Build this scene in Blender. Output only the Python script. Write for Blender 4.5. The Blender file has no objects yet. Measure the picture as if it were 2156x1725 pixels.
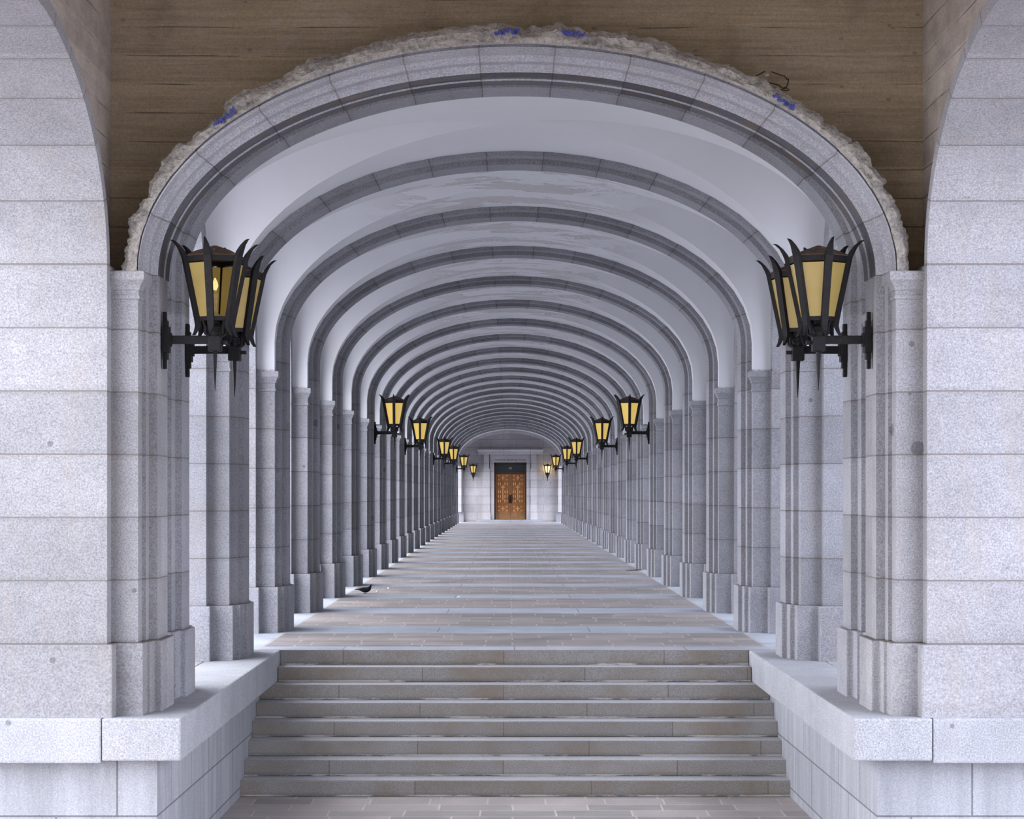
import bpy, bmesh, math, random
from mathutils import Vector, Matrix, noise as mnoise
PI = math.pi
R = random.Random(7)
scene = bpy.context.scene
COL = scene.collection

# ------------------------------------------------------------------ camera
F_PX, VX, VY, D0 = 4185.0, 1071.0, 1036.0, 15.5
EYE = 1.744
CAMX = -0.065
cam_d = bpy.data.cameras.new('camera')
cam = bpy.data.objects.new('camera', cam_d)
COL.objects.link(cam)
cam.location = (CAMX, 0, EYE)
cam.rotation_euler = (PI / 2, 0, 0)
cam_d.sensor_fit = 'HORIZONTAL'
cam_d.sensor_width = 36.0
cam_d.lens = F_PX / 2156 * 36.0
cam_d.shift_x = (1078 - VX) / 2156
cam_d.shift_y = (VY - 862.5) / 2156
cam_d.clip_end = 600
scene.camera = cam


def px(x, y, Y):
    """photo pixel -> point at depth Y"""
    return (CAMX + (x - VX) * Y / F_PX, Y, EYE - (y - VY) * Y / F_PX)


# ------------------------------------------------------------------ sky and light
world = bpy.data.worlds.new('overcast_sky')
scene.world = world
world.use_nodes = True
wn, wl = world.node_tree.nodes, world.node_tree.links
wn.clear()
w_out = wn.new('ShaderNodeOutputWorld')
w_bg = wn.new('ShaderNodeBackground')
w_tc = wn.new('ShaderNodeTexCoord')
w_sep = wn.new('ShaderNodeSeparateXYZ')
w_map = wn.new('ShaderNodeMapRange')
w_mix = wn.new('ShaderNodeMix')
w_mix.data_type = 'RGBA'
wl.new(w_tc.outputs['Generated'], w_sep.inputs[0])
wl.new(w_sep.outputs['X'], w_map.inputs['Value'])
w_map.interpolation_type = 'SMOOTHSTEP'
w_map.inputs['From Min'].default_value = 0.0
w_map.inputs['From Max'].default_value = -0.58
w_mix.inputs['A'].default_value = (0.42, 0.47, 0.62, 1)      # dull sky over the facing wing
w_mix.inputs['B'].default_value = (2.15, 2.21, 2.42, 1)      # bright cloud over the open left side
wl.new(w_map.outputs['Result'], w_mix.inputs['Factor'])
w_map2 = wn.new('ShaderNodeMapRange')
w_map2.interpolation_type = 'SMOOTHSTEP'
w_map2.inputs['From Min'].default_value = 0.0
w_map2.inputs['From Max'].default_value = 0.58
wl.new(w_sep.outputs['X'], w_map2.inputs['Value'])
w_mix2 = wn.new('ShaderNodeMix')
w_mix2.data_type = 'RGBA'
w_mix2.inputs['B'].default_value = (1.65, 1.74, 2.05, 1)     # thinner, bluer cloud on the right
wl.new(w_map2.outputs['Result'], w_mix2.inputs['Factor'])
wl.new(w_mix.outputs['Result'], w_mix2.inputs['A'])
wl.new(w_mix2.outputs['Result'], w_bg.inputs['Color'])
w_bg.inputs['Strength'].default_value = 1.0
wl.new(w_bg.outputs[0], w_out.inputs[0])

scene.view_settings.view_transform = 'Standard'
scene.view_settings.look = 'None'
scene.view_settings.exposure = 2.02
scene.view_settings.gamma = 1.0
scene.view_settings.use_curve_mapping = False

# ------------------------------------------------------------------ materials
class G:
    def __init__(self, name):
        self.m = bpy.data.materials.new(name)
        self.m.use_nodes = True
        self.t = self.m.node_tree
        self.n = self.t.nodes
        self.n.clear()
        self.out = self.n.new('ShaderNodeOutputMaterial')
        self.b = self.n.new('ShaderNodeBsdfPrincipled')
        self.t.links.new(self.b.outputs[0], self.out.inputs[0])

    def node(self, typ, **kw):
        n = self.n.new(typ)
        for k, v in kw.items():
            setattr(n, k, v)
        return n

    def set(self, sock, v):
        if isinstance(v, bpy.types.NodeSocket):
            self.t.links.new(v, sock)
        elif isinstance(v, (tuple, list)) and len(v) == 3 and sock.type == 'RGBA':
            sock.default_value = (*v, 1)
        else:
            sock.default_value = v

    def math(self, op, a, b=0.0, c=0.0, clamp=False):
        n = self.node('ShaderNodeMath', operation=op, use_clamp=clamp)
        self.set(n.inputs[0], a)
        self.set(n.inputs[1], b)
        self.set(n.inputs[2], c)
        return n.outputs[0]

    def pos(self):
        return self.node('ShaderNodeNewGeometry').outputs['Position']

    def uv(self):
        return self.node('ShaderNodeTexCoord').outputs['UV']

    def sep(self, v):
        n = self.node('ShaderNodeSeparateXYZ')
        self.set(n.inputs[0], v)
        return n.outputs

    def comb(self, x, y, z):
        n = self.node('ShaderNodeCombineXYZ')
        for i, v in enumerate((x, y, z)):
            self.set(n.inputs[i], v)
        return n.outputs[0]

    def scale(self, v, s):
        n = self.node('ShaderNodeVectorMath', operation='MULTIPLY')
        self.set(n.inputs[0], v)
        n.inputs[1].default_value = s
        return n.outputs[0]

    def noise(self, vec, scale, detail=3.0, rough=0.55):
        n = self.node('ShaderNodeTexNoise')
        self.set(n.inputs['Vector'], vec)
        n.inputs['Scale'].default_value = scale
        n.inputs['Detail'].default_value = detail
        n.inputs['Roughness'].default_value = rough
        return n.outputs['Fac']

    def ramp(self, v, lo, hi, a=0.0, b=1.0):
        n = self.node('ShaderNodeMapRange', clamp=True)
        self.set(n.inputs['Value'], v)
        n.inputs['From Min'].default_value = lo
        n.inputs['From Max'].default_value = hi
        n.inputs['To Min'].default_value = a
        n.inputs['To Max'].default_value = b
        return n.outputs['Result']

    def mix(self, f, a, b, blend='MIX'):
        n = self.node('ShaderNodeMix', data_type='RGBA', blend_type=blend)
        self.set(n.inputs['Factor'], f)
        self.set(n.inputs['A'], a)
        self.set(n.inputs['B'], b)
        return n.outputs['Result']

    def gray(self, v):
        return self.comb(v, v, v)

    def mul(self, col, v):
        return self.mix(1.0, col, self.gray(v), 'MULTIPLY')

    def blobs(self, vec, scale, size, share):
        n = self.node('ShaderNodeTexVoronoi')
        self.set(n.inputs['Vector'], vec)
        n.inputs['Scale'].default_value = scale
        d = self.ramp(n.outputs['Distance'], size * 0.8, size, 1.0, 0.0)
        r = self.math('LESS_THAN', self.sep(n.outputs['Color'])[0], share)
        return self.math('MULTIPLY', d, r)

    def line(self, v, period, width, offset=0.0):
        """1 on joint lines every `period`"""
        f = self.math('FRACT', self.math('DIVIDE', self.math('SUBTRACT', v, offset), period))
        d = self.math('MINIMUM', f, self.math('SUBTRACT', 1.0, f))
        return self.ramp(d, width / period * 0.5, width / period, 1.0, 0.0)

    def bump(self, h, dist=0.01, strength=0.5):
        n = self.node('ShaderNodeBump')
        n.inputs['Strength'].default_value = strength
        n.inputs['Distance'].default_value = dist
        self.set(n.inputs['Height'], h)
        self.t.links.new(n.outputs[0], self.b.inputs['Normal'])

    def fin(self, col, rough=0.8, spec=0.25, metal=0.0):
        self.set(self.b.inputs['Base Color'], col)
        self.set(self.b.inputs['Roughness'], rough)
        self.b.inputs['Specular IOR Level'].default_value = spec
        self.b.inputs['Metallic'].default_value = metal
        return self.m


def granite(name, base, joint='z', speck=0.46, stain=(0.55, 0.47, 0.36), stain_amt=0.35, dark=0.42, jcol=0.55, block=0.12):
    g = G(name)
    P = g.pos()
    x, y, z = g.sep(P)
    sp = g.noise(P, 75, 3.0, 0.8)
    big = g.noise(P, 0.9, 4, 0.6)
    mid = g.noise(P, 6.0, 3, 0.6)
    streak = g.noise(g.scale(P, (5.0, 5.0, 0.6)), 1.0, 3, 0.6)
    col = g.mul((*base,), g.ramp(sp, 0.28, 0.72, 1 - speck, 1 + speck))
    col = g.mul(col, g.ramp(big, 0.3, 0.7, 0.86, 1.1))
    col = g.mul(col, g.ramp(mid, 0.25, 0.75, 0.92, 1.07))
    warm = tuple(min(1, b * s / 0.47) for b, s in zip(base, stain))
    col = g.mix(g.math('MULTIPLY', g.ramp(streak, 0.5, 0.78), stain_amt), col, warm)
    bl = g.blobs(P, 1.35, 0.085, 0.3)
    bl2 = g.blobs(P, 3.3, 0.085, 0.2)
    col = g.mul(col, g.math('SUBTRACT', 1.0, g.math('MULTIPLY', g.math('MAXIMUM', bl, bl2), dark)))
    h = sp
    if joint:
        if joint == 'z':
            c, per, off = z, 0.49, 0.565
        elif joint == 'zend':
            c, per, off = z, 0.47, 0.565
        else:
            c, per, off = g.sep(g.uv())[0], 0.585, 0.2925
        ln = g.line(c, per, 0.0075, off)
        if joint == 'z':
            ln = g.math('MULTIPLY', ln, g.math('GREATER_THAN', z, 0.3))
        if joint == 'zend':
            row = g.math('FLOOR', g.math('DIVIDE', g.math('SUBTRACT', z, 0.565), 0.47))
            xx = g.math('ADD', x, g.math('MULTIPLY', g.math('FRACT', g.math('MULTIPLY', row, 0.5)), 1.5))
            ln = g.math('MAXIMUM', ln, g.line(xx, 1.55, 0.012, 0.4))
        idx = g.math('FLOOR', g.math('DIVIDE', g.math('SUBTRACT', c, off), per))
        wn_ = g.node('ShaderNodeTexWhiteNoise', noise_dimensions='3D')
        yi = g.math('FLOOR', g.math('DIVIDE', y, 2.0035))
        xi = g.math('SIGN', x) if joint != 'uv' else 0.0
        g.set(wn_.inputs['Vector'], g.comb(idx, yi, xi))
        col = g.mul(col, g.ramp(wn_.outputs['Value'], 0, 1, 1 - block, 1 + block))
        soft = g.line(c, per, 0.05, off)
        col = g.mul(col, g.math('SUBTRACT', 1.0, g.math('MULTIPLY', g.math('MULTIPLY', soft, g.ramp(mid, 0.4, 0.7)), 0.16)))
        col = g.mix(g.math('MULTIPLY', ln, 0.85), col, tuple(b * jcol * s for b, s in zip(base, (1.0, 0.9, 0.8))))
        h = g.math('SUBTRACT', g.math('MULTIPLY', sp, 0.25), ln)
    g.bump(h, 0.004, 0.5)
    return g.fin(col, 0.82, 0.2)


GR = (0.285, 0.285, 0.31)
M = {}
M['granite'] = granite('granite_pier', GR)
M['granite_front'] = granite('granite_front', (0.285, 0.28, 0.294), stain_amt=0.3)
M['granite_front_uv'] = granite('granite_front_uv', (0.285, 0.28, 0.294), joint='uv', stain_amt=0.2)
M['granite_plain'] = granite('granite_plain', GR, joint=None)
M['granite_arch'] = granite('granite_arch', (0.25, 0.25, 0.272), joint='uv', stain_amt=0.22)
M['granite_ring'] = granite('granite_ring', (0.33, 0.33, 0.355), joint='uv', stain_amt=0.25, block=0.06)
M['granite_dark'] = granite('granite_weathered', (0.09, 0.09, 0.10), joint='uv', stain=(0.8, 0.55, 0.3), stain_amt=0.8, block=0.3)
M['granite_end'] = granite('granite_end', (0.42, 0.40, 0.41), joint='zend', stain_amt=0.25)
M['granite_coping'] = granite('granite_coping', (0.33, 0.335, 0.36), joint=None, stain_amt=0.2)


def m_wall_base():
    g = G('granite_retaining')
    P = g.pos()
    x, y, z = g.sep(P)
    sp = g.noise(P, 80, 2.5, 0.75)
    st = g.noise(g.scale(P, (7, 7, 0.7)), 1.0, 4, 0.65)
    br = g.node('ShaderNodeTexBrick')
    br.inputs['Scale'].default_value = 1.0
    br.inputs['Brick Width'].default_value = 0.95
    br.inputs['Row Height'].default_value = 0.44
    br.inputs['Mortar Size'].default_value = 0.008
    g.set(br.inputs['Vector'], g.comb(g.math('ADD', x, y), g.math('ADD', z, 0.34), 0.0))
    br.inputs['Color1'].default_value = (0.35, 0.353, 0.378, 1)
    br.inputs['Color2'].default_value = (0.305, 0.31, 0.335, 1)
    br.inputs['Mortar'].default_value = (0.15, 0.15, 0.165, 1)
    col = g.mul(br.outputs['Color'], g.ramp(sp, 0.28, 0.72, 0.78, 1.22))
    col = g.mul(col, g.ramp(st, 0.35, 0.7, 1.06, 0.8))
    g.bump(sp, 0.004, 0.4)
    return g.fin(col, 0.8, 0.2)


M['retaining'] = m_wall_base()


def m_step():
    g = G('step_stone')
    P = g.pos()
    x, y, z = g.sep(P)
    sp = g.noise(P, 90, 2.5, 0.75)
    big = g.noise(P, 1.6, 4, 0.6)
    br = g.node('ShaderNodeTexBrick')
    br.offset = 0.5
    br.inputs['Scale'].default_value = 1.0
    br.inputs['Brick Width'].default_value = 1.77
    br.inputs['Row Height'].default_value = 0.164
    br.inputs['Mortar Size'].default_value = 0.006
    g.set(br.inputs['Vector'], g.comb(g.math('ADD', x, 0.12), z, 0.0))
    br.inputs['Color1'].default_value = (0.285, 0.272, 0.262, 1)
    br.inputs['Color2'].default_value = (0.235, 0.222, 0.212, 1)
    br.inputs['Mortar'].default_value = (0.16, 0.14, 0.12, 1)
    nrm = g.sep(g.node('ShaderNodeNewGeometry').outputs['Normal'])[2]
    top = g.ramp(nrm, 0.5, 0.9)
    col = g.mix(top, br.outputs['Color'], (0.37, 0.37, 0.39))  # treads mixed paler than risers, light from above put into the colour
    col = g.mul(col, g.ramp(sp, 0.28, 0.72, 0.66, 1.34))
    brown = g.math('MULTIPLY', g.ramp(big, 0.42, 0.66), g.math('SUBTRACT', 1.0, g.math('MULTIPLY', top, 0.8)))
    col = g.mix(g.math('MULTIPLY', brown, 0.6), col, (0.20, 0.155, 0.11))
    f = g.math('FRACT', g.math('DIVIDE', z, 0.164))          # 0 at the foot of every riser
    tone = g.math('MULTIPLY', g.ramp(f, 0.05, 0.3, 1.0, 0.0), g.math('SUBTRACT', 1.0, top))  # riser faces get darker towards their foot
    col = g.mul(col, g.math('SUBTRACT', 1.0, g.math('MULTIPLY', tone, 0.3)))
    lime_n = g.noise(g.scale(P, (0.8, 0.5, 4.0)), 1.6, 5, 0.72)
    lime = g.math('MULTIPLY', g.ramp(f, 0.06, 0.15, 1.0, 0.0), g.ramp(lime_n, 0.47, 0.55))
    lime = g.math('MULTIPLY', lime, g.math('SUBTRACT', 1.0, top))
    col = g.mix(g.math('MULTIPLY', lime, 0.9), col, (0.58, 0.54, 0.50))
    g.bump(sp, 0.004, 0.5)
    return g.fin(col, 0.85, 0.2)


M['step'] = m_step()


def m_paving(name, bands):
    g = G(name)
    P = g.pos()
    x, y, z = g.sep(P)
    sp = g.noise(P, 80, 2.5, 0.75)
    big = g.noise(P, 0.7, 4, 0.6)
    mid = g.noise(P, 3.0, 3, 0.6)
    br = g.node('ShaderNodeTexBrick')
    br.offset = 0.43
    br.squash = 0.8
    br.squash_frequency = 3
    br.inputs['Scale'].default_value = 1.0
    br.inputs['Brick Width'].default_value = 0.72
    br.inputs['Row Height'].default_value = 0.36
    br.inputs['Mortar Size'].default_value = 0.011
    br.inputs['Mortar Smooth'].default_value = 0.3
    wob = g.noise(P, 1.3, 2)
    g.set(br.inputs['Vector'], g.comb(g.math('ADD', x, g.math('MULTIPLY', wob, 0.05)), g.math('ADD', y, g.math('MULTIPLY', wob, 0.04)), 0.0))
    k_ = 1.0 if bands else 1.35
    br.inputs['Color1'].default_value = (0.29 * k_, 0.255 * k_, 0.245 * k_, 1)
    br.inputs['Color2'].default_value = (0.20 * k_, 0.185 * k_, 0.18 * k_, 1)
    br.inputs['Mortar'].default_value = (0.36, 0.325, 0.305, 1) if bands else (0.48, 0.43, 0.40, 1)
    col = br.outputs['Color']
    if bands:
        s2 = g.node('ShaderNodeTexBrick')
        s2.inputs['Scale'].default_value = 1.0
        s2.inputs['Brick Width'].default_value = 1.9
        s2.inputs['Row Height'].default_value = 1.0
        s2.inputs['Mortar Size'].default_value = 0.008
        g.set(s2.inputs['Vector'], g.comb(x, g.math('SUBTRACT', y, 20.67), 0.0))
        s2.inputs['Color1'].default_value = (0.34, 0.36, 0.41, 1)
        s2.inputs['Color2'].default_value = (0.30, 0.32, 0.37, 1)
        s2.inputs['Mortar'].default_value = (0.18, 0.18, 0.195, 1)
        f = g.math('MULTIPLY', g.math('FRACT', g.math('DIVIDE', g.math('SUBTRACT', y, 21.17 - 2.0035), 4.007)), 4.007)
        band = g.math('LESS_THAN', g.math('ABSOLUTE', g.math('SUBTRACT', f, 2.0035)), 0.62)
        side = g.math('GREATER_THAN', g.math('ABSOLUTE', x), 2.83)
        edge = g.math('LESS_THAN', y, 22.42)
        mk = g.math('MAXIMUM', g.math('MAXIMUM', band, side), edge)
        edge_line = g.ramp(g.math('ABSOLUTE', g.math('SUBTRACT', g.math('ABSOLUTE', x), 2.83)), 0.006, 0.014, 1.0, 0.0)
        col = g.mix(mk, col, s2.outputs['Color'])
        sidecol = g.mix(0.5, s2.outputs['Color'], (0.42, 0.44, 0.49))
        col = g.mix(side, col, sidecol)
        col = g.mix(g.math('MULTIPLY', edge_line, 0.8), col, (0.40, 0.36, 0.335))
    col = g.mul(col, g.ramp(sp, 0.28, 0.72, 0.74, 1.26))
    col = g.mul(col, g.ramp(big, 0.3, 0.7, 0.82, 1.12))
    col = g.mul(col, g.ramp(mid, 0.3, 0.7, 0.9, 1.1))
    g.bump(g.math('ADD', g.math('MULTIPLY', br.outputs['Fac'], -0.4), g.math('MULTIPLY', sp, 0.3)), 0.004, 0.5)
    return g.fin(col, g.ramp(mid, 0.3, 0.7, 0.5, 0.75), 0.3)


M['paving'] = m_paving('arcade_paving', True)
M['court'] = m_paving('court_paving', False)


def m_plaza():
    g = G('plaza_ground')
    P = g.pos()
    col = g.mul((0.25, 0.25, 0.26), g.ramp(g.noise(P, 0.4, 4), 0.3, 0.7, 0.85, 1.1))
    return g.fin(col, 0.8, 0.2)


M['plaza'] = m_plaza()


def m_plaster():
    g = G('white_plaster')
    P = g.pos()
    x, y, z = g.sep(P)
    Q = g.scale(P, (1.0, 1.0, 1.0))
    n1 = g.noise(Q, 0.8, 4, 0.6)
    n2 = g.noise(g.scale(P, (0.55, 1.7, 1.0)), 1.6, 5, 0.65)
    n3 = g.noise(g.scale(P, (0.7, 2.6, 1.2)), 1.1, 5, 0.7)
    col = g.mul((0.64, 0.64, 0.665), g.ramp(n1, 0.3, 0.7, 0.96, 1.03))
    # flaking near the crown, from the second bay inwards
    crown = g.math('MULTIPLY', g.ramp(g.math('ABSOLUTE', x), 0.7, 1.9, 1.0, 0.0), g.ramp(y, 20.8, 21.6))
    peel = g.math('MULTIPLY', g.ramp(n2, 0.53, 0.56), crown)
    col = g.mix(g.math('MULTIPLY', peel, 0.75), col, (0.47, 0.44, 0.43))
    edge = g.math('MULTIPLY', g.math('MULTIPLY', g.ramp(n2, 0.515, 0.525), g.ramp(n2, 0.535, 0.545, 1.0, 0.0)), crown)
    col = g.mix(g.math('MULTIPLY', edge, 0.6), col, (0.25, 0.23, 0.23))
    crack = g.math('MULTIPLY', g.ramp(g.math('ABSOLUTE', g.math('SUBTRACT', n3, 0.5)), 0.002, 0.006, 1.0, 0.0),
                   g.math('MULTIPLY', crown, g.ramp(n1, 0.52, 0.6)))
    col = g.mix(g.math('MULTIPLY', crack, 0.8), col, (0.15, 0.14, 0.15))
    tone = g.math('MULTIPLY', g.ramp(g.noise(P, 0.55, 4, 0.6), 0.62, 0.74), g.math('LESS_THAN', x, -0.6))  # random warm stains left of the axis
    col = g.mix(g.math('MULTIPLY', tone, 0.55), col, (0.72, 0.64, 0.58))
    g.bump(g.math('ADD', n1, g.math('MULTIPLY', peel, -0.3)), 0.01, 0.25)
    return g.fin(col, 0.8, 0.2)


M['plaster'] = m_plaster()


def m_concrete(name, ax, c0, c1):
    g = G(name)
    P = g.pos()
    x, y, z = g.sep(P)
    grain = g.noise(g.scale(P, (0.35, 0.35, 9.0) if ax == 'x' else (1.2, 0.8, 1.2)), 4.0, 4, 0.7)
    big = g.noise(g.scale(P, (0.8, 0.8, 1.6)), 1.1, 4, 0.65)
    fine = g.noise(P, 60, 2, 0.7)
    col = g.mix(g.ramp(big, 0.3, 0.7), c0, c1)
    col = g.mul(col, g.ramp(grain, 0.25, 0.75, 0.75, 1.22))
    col = g.mul(col, g.ramp(fine, 0.3, 0.7, 0.85, 1.15))
    row = g.math('FLOOR', g.math('DIVIDE', z, 0.115))
    w = g.node('ShaderNodeTexWhiteNoise', noise_dimensions='1D')
    g.set(w.inputs['W'], row)
    col = g.mul(col, g.ramp(w.outputs['Value'], 0, 1, 0.86, 1.12))
    ln = g.line(g.math('ADD', z, g.math('MULTIPLY', g.noise(P, 0.9, 2), 0.05)), 0.23, 0.005)
    ln = g.math('MULTIPLY', ln, g.ramp(g.noise(P, 1.3, 3), 0.44, 0.58))
    col = g.mix(g.math('MULTIPLY', ln, 0.8), col, (0.06, 0.045, 0.035))
    pock = g.blobs(g.scale(P, (1, 1, 1.6)), 5.0, 0.12, 0.22)
    col = g.mul(col, g.math('SUBTRACT', 1.0, g.math('MULTIPLY', pock, 0.3)))
    lime = g.math('MULTIPLY', g.ramp(g.noise(P, 2.3, 4, 0.6), 0.6, 0.72), 0.35)
    col = g.mix(lime, col, (0.42, 0.37, 0.34))
    dirt = g.math('MULTIPLY', g.ramp(g.noise(P, 0.75, 5, 0.62), 0.54, 0.66), 0.6)
    col = g.mix(dirt, col, tuple(c * 0.42 for c in c0))
    g.bump(g.math('SUBTRACT', grain, g.math('MULTIPLY', ln, 1.0)), 0.012, 0.5)
    return g.fin(col, 0.85, 0.15)


M['concrete'] = m_concrete('board_marked_concrete', 'x', (0.31, 0.238, 0.15), (0.375, 0.298, 0.21))
M['concrete_side'] = m_concrete('pale_concrete', 'y', (0.38, 0.33, 0.29), (0.44, 0.39, 0.345))


def m_rough():
    g = G('broken_stone')
    P = g.pos()
    n1 = g.noise(P, 5, 5, 0.7)
    n2 = g.noise(P, 24, 4, 0.7)
    col = g.mix(g.ramp(n1, 0.38, 0.62), (0.36, 0.335, 0.31), (0.50, 0.46, 0.41))
    col = g.mix(g.math('MULTIPLY', g.ramp(n2, 0.55, 0.7), 0.7), col, (0.66, 0.60, 0.52))
    col = g.mul(col, g.ramp(n2, 0.25, 0.5, 0.35, 1.0))
    g.bump(g.math('ADD', n1, n2), 0.05, 1.0)
    return g.fin(col, 0.9, 0.1)


M['rough'] = m_rough()


def simple(name, c, rough=0.6, spec=0.3, metal=0.0, var=0.15, scale=30):
    g = G(name)
    col = g.mul(c, g.ramp(g.noise(g.pos(), scale, 3), 0.3, 0.7, 1 - var, 1 + var))
    return g.fin(col, rough, spec, metal)


def m_iron():
    g = G('wrought_iron')
    P = g.pos()
    n = g.noise(P, 18, 4, 0.65)
    col = g.mix(g.ramp(n, 0.5, 0.75), (0.0075, 0.007, 0.0078), (0.020, 0.0135, 0.010))
    g.bump(g.noise(P, 45, 3), 0.003, 0.6)
    return g.fin(col, 0.6, 0.22, 0.0)


def m_rust():
    g = G('rusty_iron')
    P = g.pos()
    n = g.noise(P, 14, 5, 0.65)
    col = g.mix(g.ramp(n, 0.35, 0.65), (0.055, 0.034, 0.022), (0.09, 0.062, 0.045))
    col = g.mix(g.ramp(g.noise(P, 30, 3), 0.66, 0.72), col, (0.45, 0.38, 0.33))
    g.bump(n, 0.006, 0.6)
    return g.fin(col, 0.8, 0.2)


def m_pane(name, em, c=(0.235, 0.172, 0.06)):
    g = G(name)
    P = g.pos()
    n = g.noise(P, 5, 3)
    col = g.mul(c, g.ramp(n, 0.3, 0.7, 0.9, 1.08))
    g.fin(col, 0.35, 0.4)
    g.set(g.b.inputs['Emission Color'], (0.85, 0.60, 0.17))
    g.b.inputs['Emission Strength'].default_value = em
    return g.m


M['iron'] = m_iron()
M['rust'] = m_rust()
M['pane'] = m_pane('amber_glass', 0.035)
M['pane_far'] = m_pane('glowing_amber_glass', 0.16, (0.34, 0.225, 0.05))
M['pane_bright'] = m_pane('lit_amber_glass', 0.6, (0.8, 0.66, 0.35))
M['candle'] = simple('candle_tube', (0.75, 0.60, 0.28), 0.5)
M['bulb'] = m_pane('bulb_glass', 0.25, (0.9, 0.8, 0.6))


def m_wood():
    g = G('carved_wood')
    P = g.pos()
    n = g.noise(g.scale(P, (22, 22, 1.6)), 1.0, 4, 0.65)
    col = g.mix(g.ramp(n, 0.3, 0.7), (0.135, 0.048, 0.011), (0.24, 0.095, 0.026))
    zz = g.sep(P)[2]
    col = g.mix(g.math('MULTIPLY', g.ramp(zz, 0.15, 0.75, 1.0, 0.0), g.ramp(g.noise(P, 4, 3), 0.35, 0.65, 0.3, 0.9)), col, (0.27, 0.165, 0.08))
    return g.fin(col, 0.5, 0.35)


M['wood'] = m_wood()
M['wood_light'] = simple('worn_carving', (0.62, 0.33, 0.13), 0.5)
M['wood_dark'] = simple('dark_wood', (0.05, 0.02, 0.01), 0.5)
M['glass_dark'] = simple('dark_glass', (0.02, 0.03, 0.035), 0.12, 0.6)
M['brass'] = simple('dull_brass', (0.45, 0.42, 0.20), 0.4, 0.5, 0.5)
M['letter'] = simple('cut_lettering', (0.12, 0.11, 0.10), 0.8)
M['blue_paint'] = simple('blue_paint', (0.075, 0.085, 0.30), 0.7, 0.2, 0, 0.3, 40)
M['wire'] = simple('rusty_wire', (0.03, 0.016, 0.012), 0.7)
M['plug'] = simple('mortar_lump', (0.38, 0.32, 0.27), 0.9)
M['feather'] = simple('slate_feathers', (0.012, 0.0135, 0.022), 0.55, 0.3, 0, 0.25, 60)
M['feather_grey'] = simple('grey_feathers', (0.026, 0.029, 0.042), 0.6, 0.3, 0, 0.2, 60)
M['beak'] = simple('beak_horn', (0.06, 0.055, 0.06), 0.4)
M['eye'] = simple('orange_eye', (0.5, 0.12, 0.02), 0.2)
M['leg'] = simple('pink_leg', (0.25, 0.07, 0.06), 0.6)
M['debris'] = simple('fallen_plaster', (0.75, 0.73, 0.72), 0.9)
M['leaf'] = simple('dry_leaf', (0.10, 0.075, 0.05), 0.9)

# ------------------------------------------------------------------ mesh helpers
def obj(name, bm, mat, parent=None, smooth=False, loc=None):
    me = bpy.data.meshes.new(name)
    bm.normal_update()
    bm.to_mesh(me)
    bm.free()
    for m in (mat if isinstance(mat, list) else [mat]):
        me.materials.append(m)
    if smooth:
        for p in me.polygons:
            p.use_smooth = True
    o = bpy.data.objects.new(name, me)
    COL.objects.link(o)
    if parent:
        o.parent = parent
    if loc:
        o.location = loc
    return o


def tag(o, label, cat, group=None):
    o['label'] = label
    o['category'] = cat
    if group:
        o['group'] = group
    return o


def empty(name, loc, label, cat, group=None, rz=0):
    o = bpy.data.objects.new(name, None)
    o.empty_display_size = 0.2
    COL.objects.link(o)
    o.location = loc
    o.rotation_euler = (0, 0, rz)
    return tag(o, label, cat, group)


def struct(o):
    o['kind'] = 'structure'
    return o


def kids(root):
    return [o for o in COL.objects if o.parent == root]


def copy_tree(root, loc, label, rz=None):
    r = root.copy()
    COL.objects.link(r)
    r.location = loc
    if rz is not None:
        r.rotation_euler = (0, 0, rz)
    r['label'] = label
    for c in kids(root):
        d = c.copy()
        COL.objects.link(d)
        d.parent = r
        for e in kids(c):
            f = e.copy()
            COL.objects.link(f)
            f.parent = d
    return r


def box(bm, x0, x1, y0, y1, z0, z1, bev=0.0):
    v = [bm.verts.new(p) for p in ((x0, y0, z0), (x1, y0, z0), (x1, y1, z0), (x0, y1, z0),
                                   (x0, y0, z1), (x1, y0, z1), (x1, y1, z1), (x0, y1, z1))]
    fs = [bm.faces.new([v[i] for i in q]) for q in
          ((0, 3, 2, 1), (4, 5, 6, 7), (0, 1, 5, 4), (1, 2, 6, 5), (2, 3, 7, 6), (3, 0, 4, 7))]
    if bev:
        es = list({e for f in fs for e in f.edges})
        bmesh.ops.bevel(bm, geom=es, offset=bev, segments=2, affect='EDGES', profile=0.6)


def prism(bm, poly, z0, z1, bev=0.0):
    a = [bm.verts.new((x, y, z0)) for x, y in poly]
    b = [bm.verts.new((x, y, z1)) for x, y in poly]
    n = len(poly)
    fs = [bm.faces.new(list(reversed(a))), bm.faces.new(b)]
    for i in range(n):
        j = (i + 1) % n
        fs.append(bm.faces.new((a[i], a[j], b[j], b[i])))
    bmesh.ops.recalc_face_normals(bm, faces=fs)
    if bev:
        es = list({e for f in fs[2:] for e in f.edges if abs(e.verts[0].co.z - e.verts[1].co.z) > 1e-4} | set(fs[1].edges))
        bmesh.ops.bevel(bm, geom=es, offset=bev, segments=2, affect='EDGES', profile=0.6)


def mirror(poly, s):
    return [(x * s, y) for x, y in poly] if s > 0 else [(-x, y) for x, y in reversed(poly)]


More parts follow.
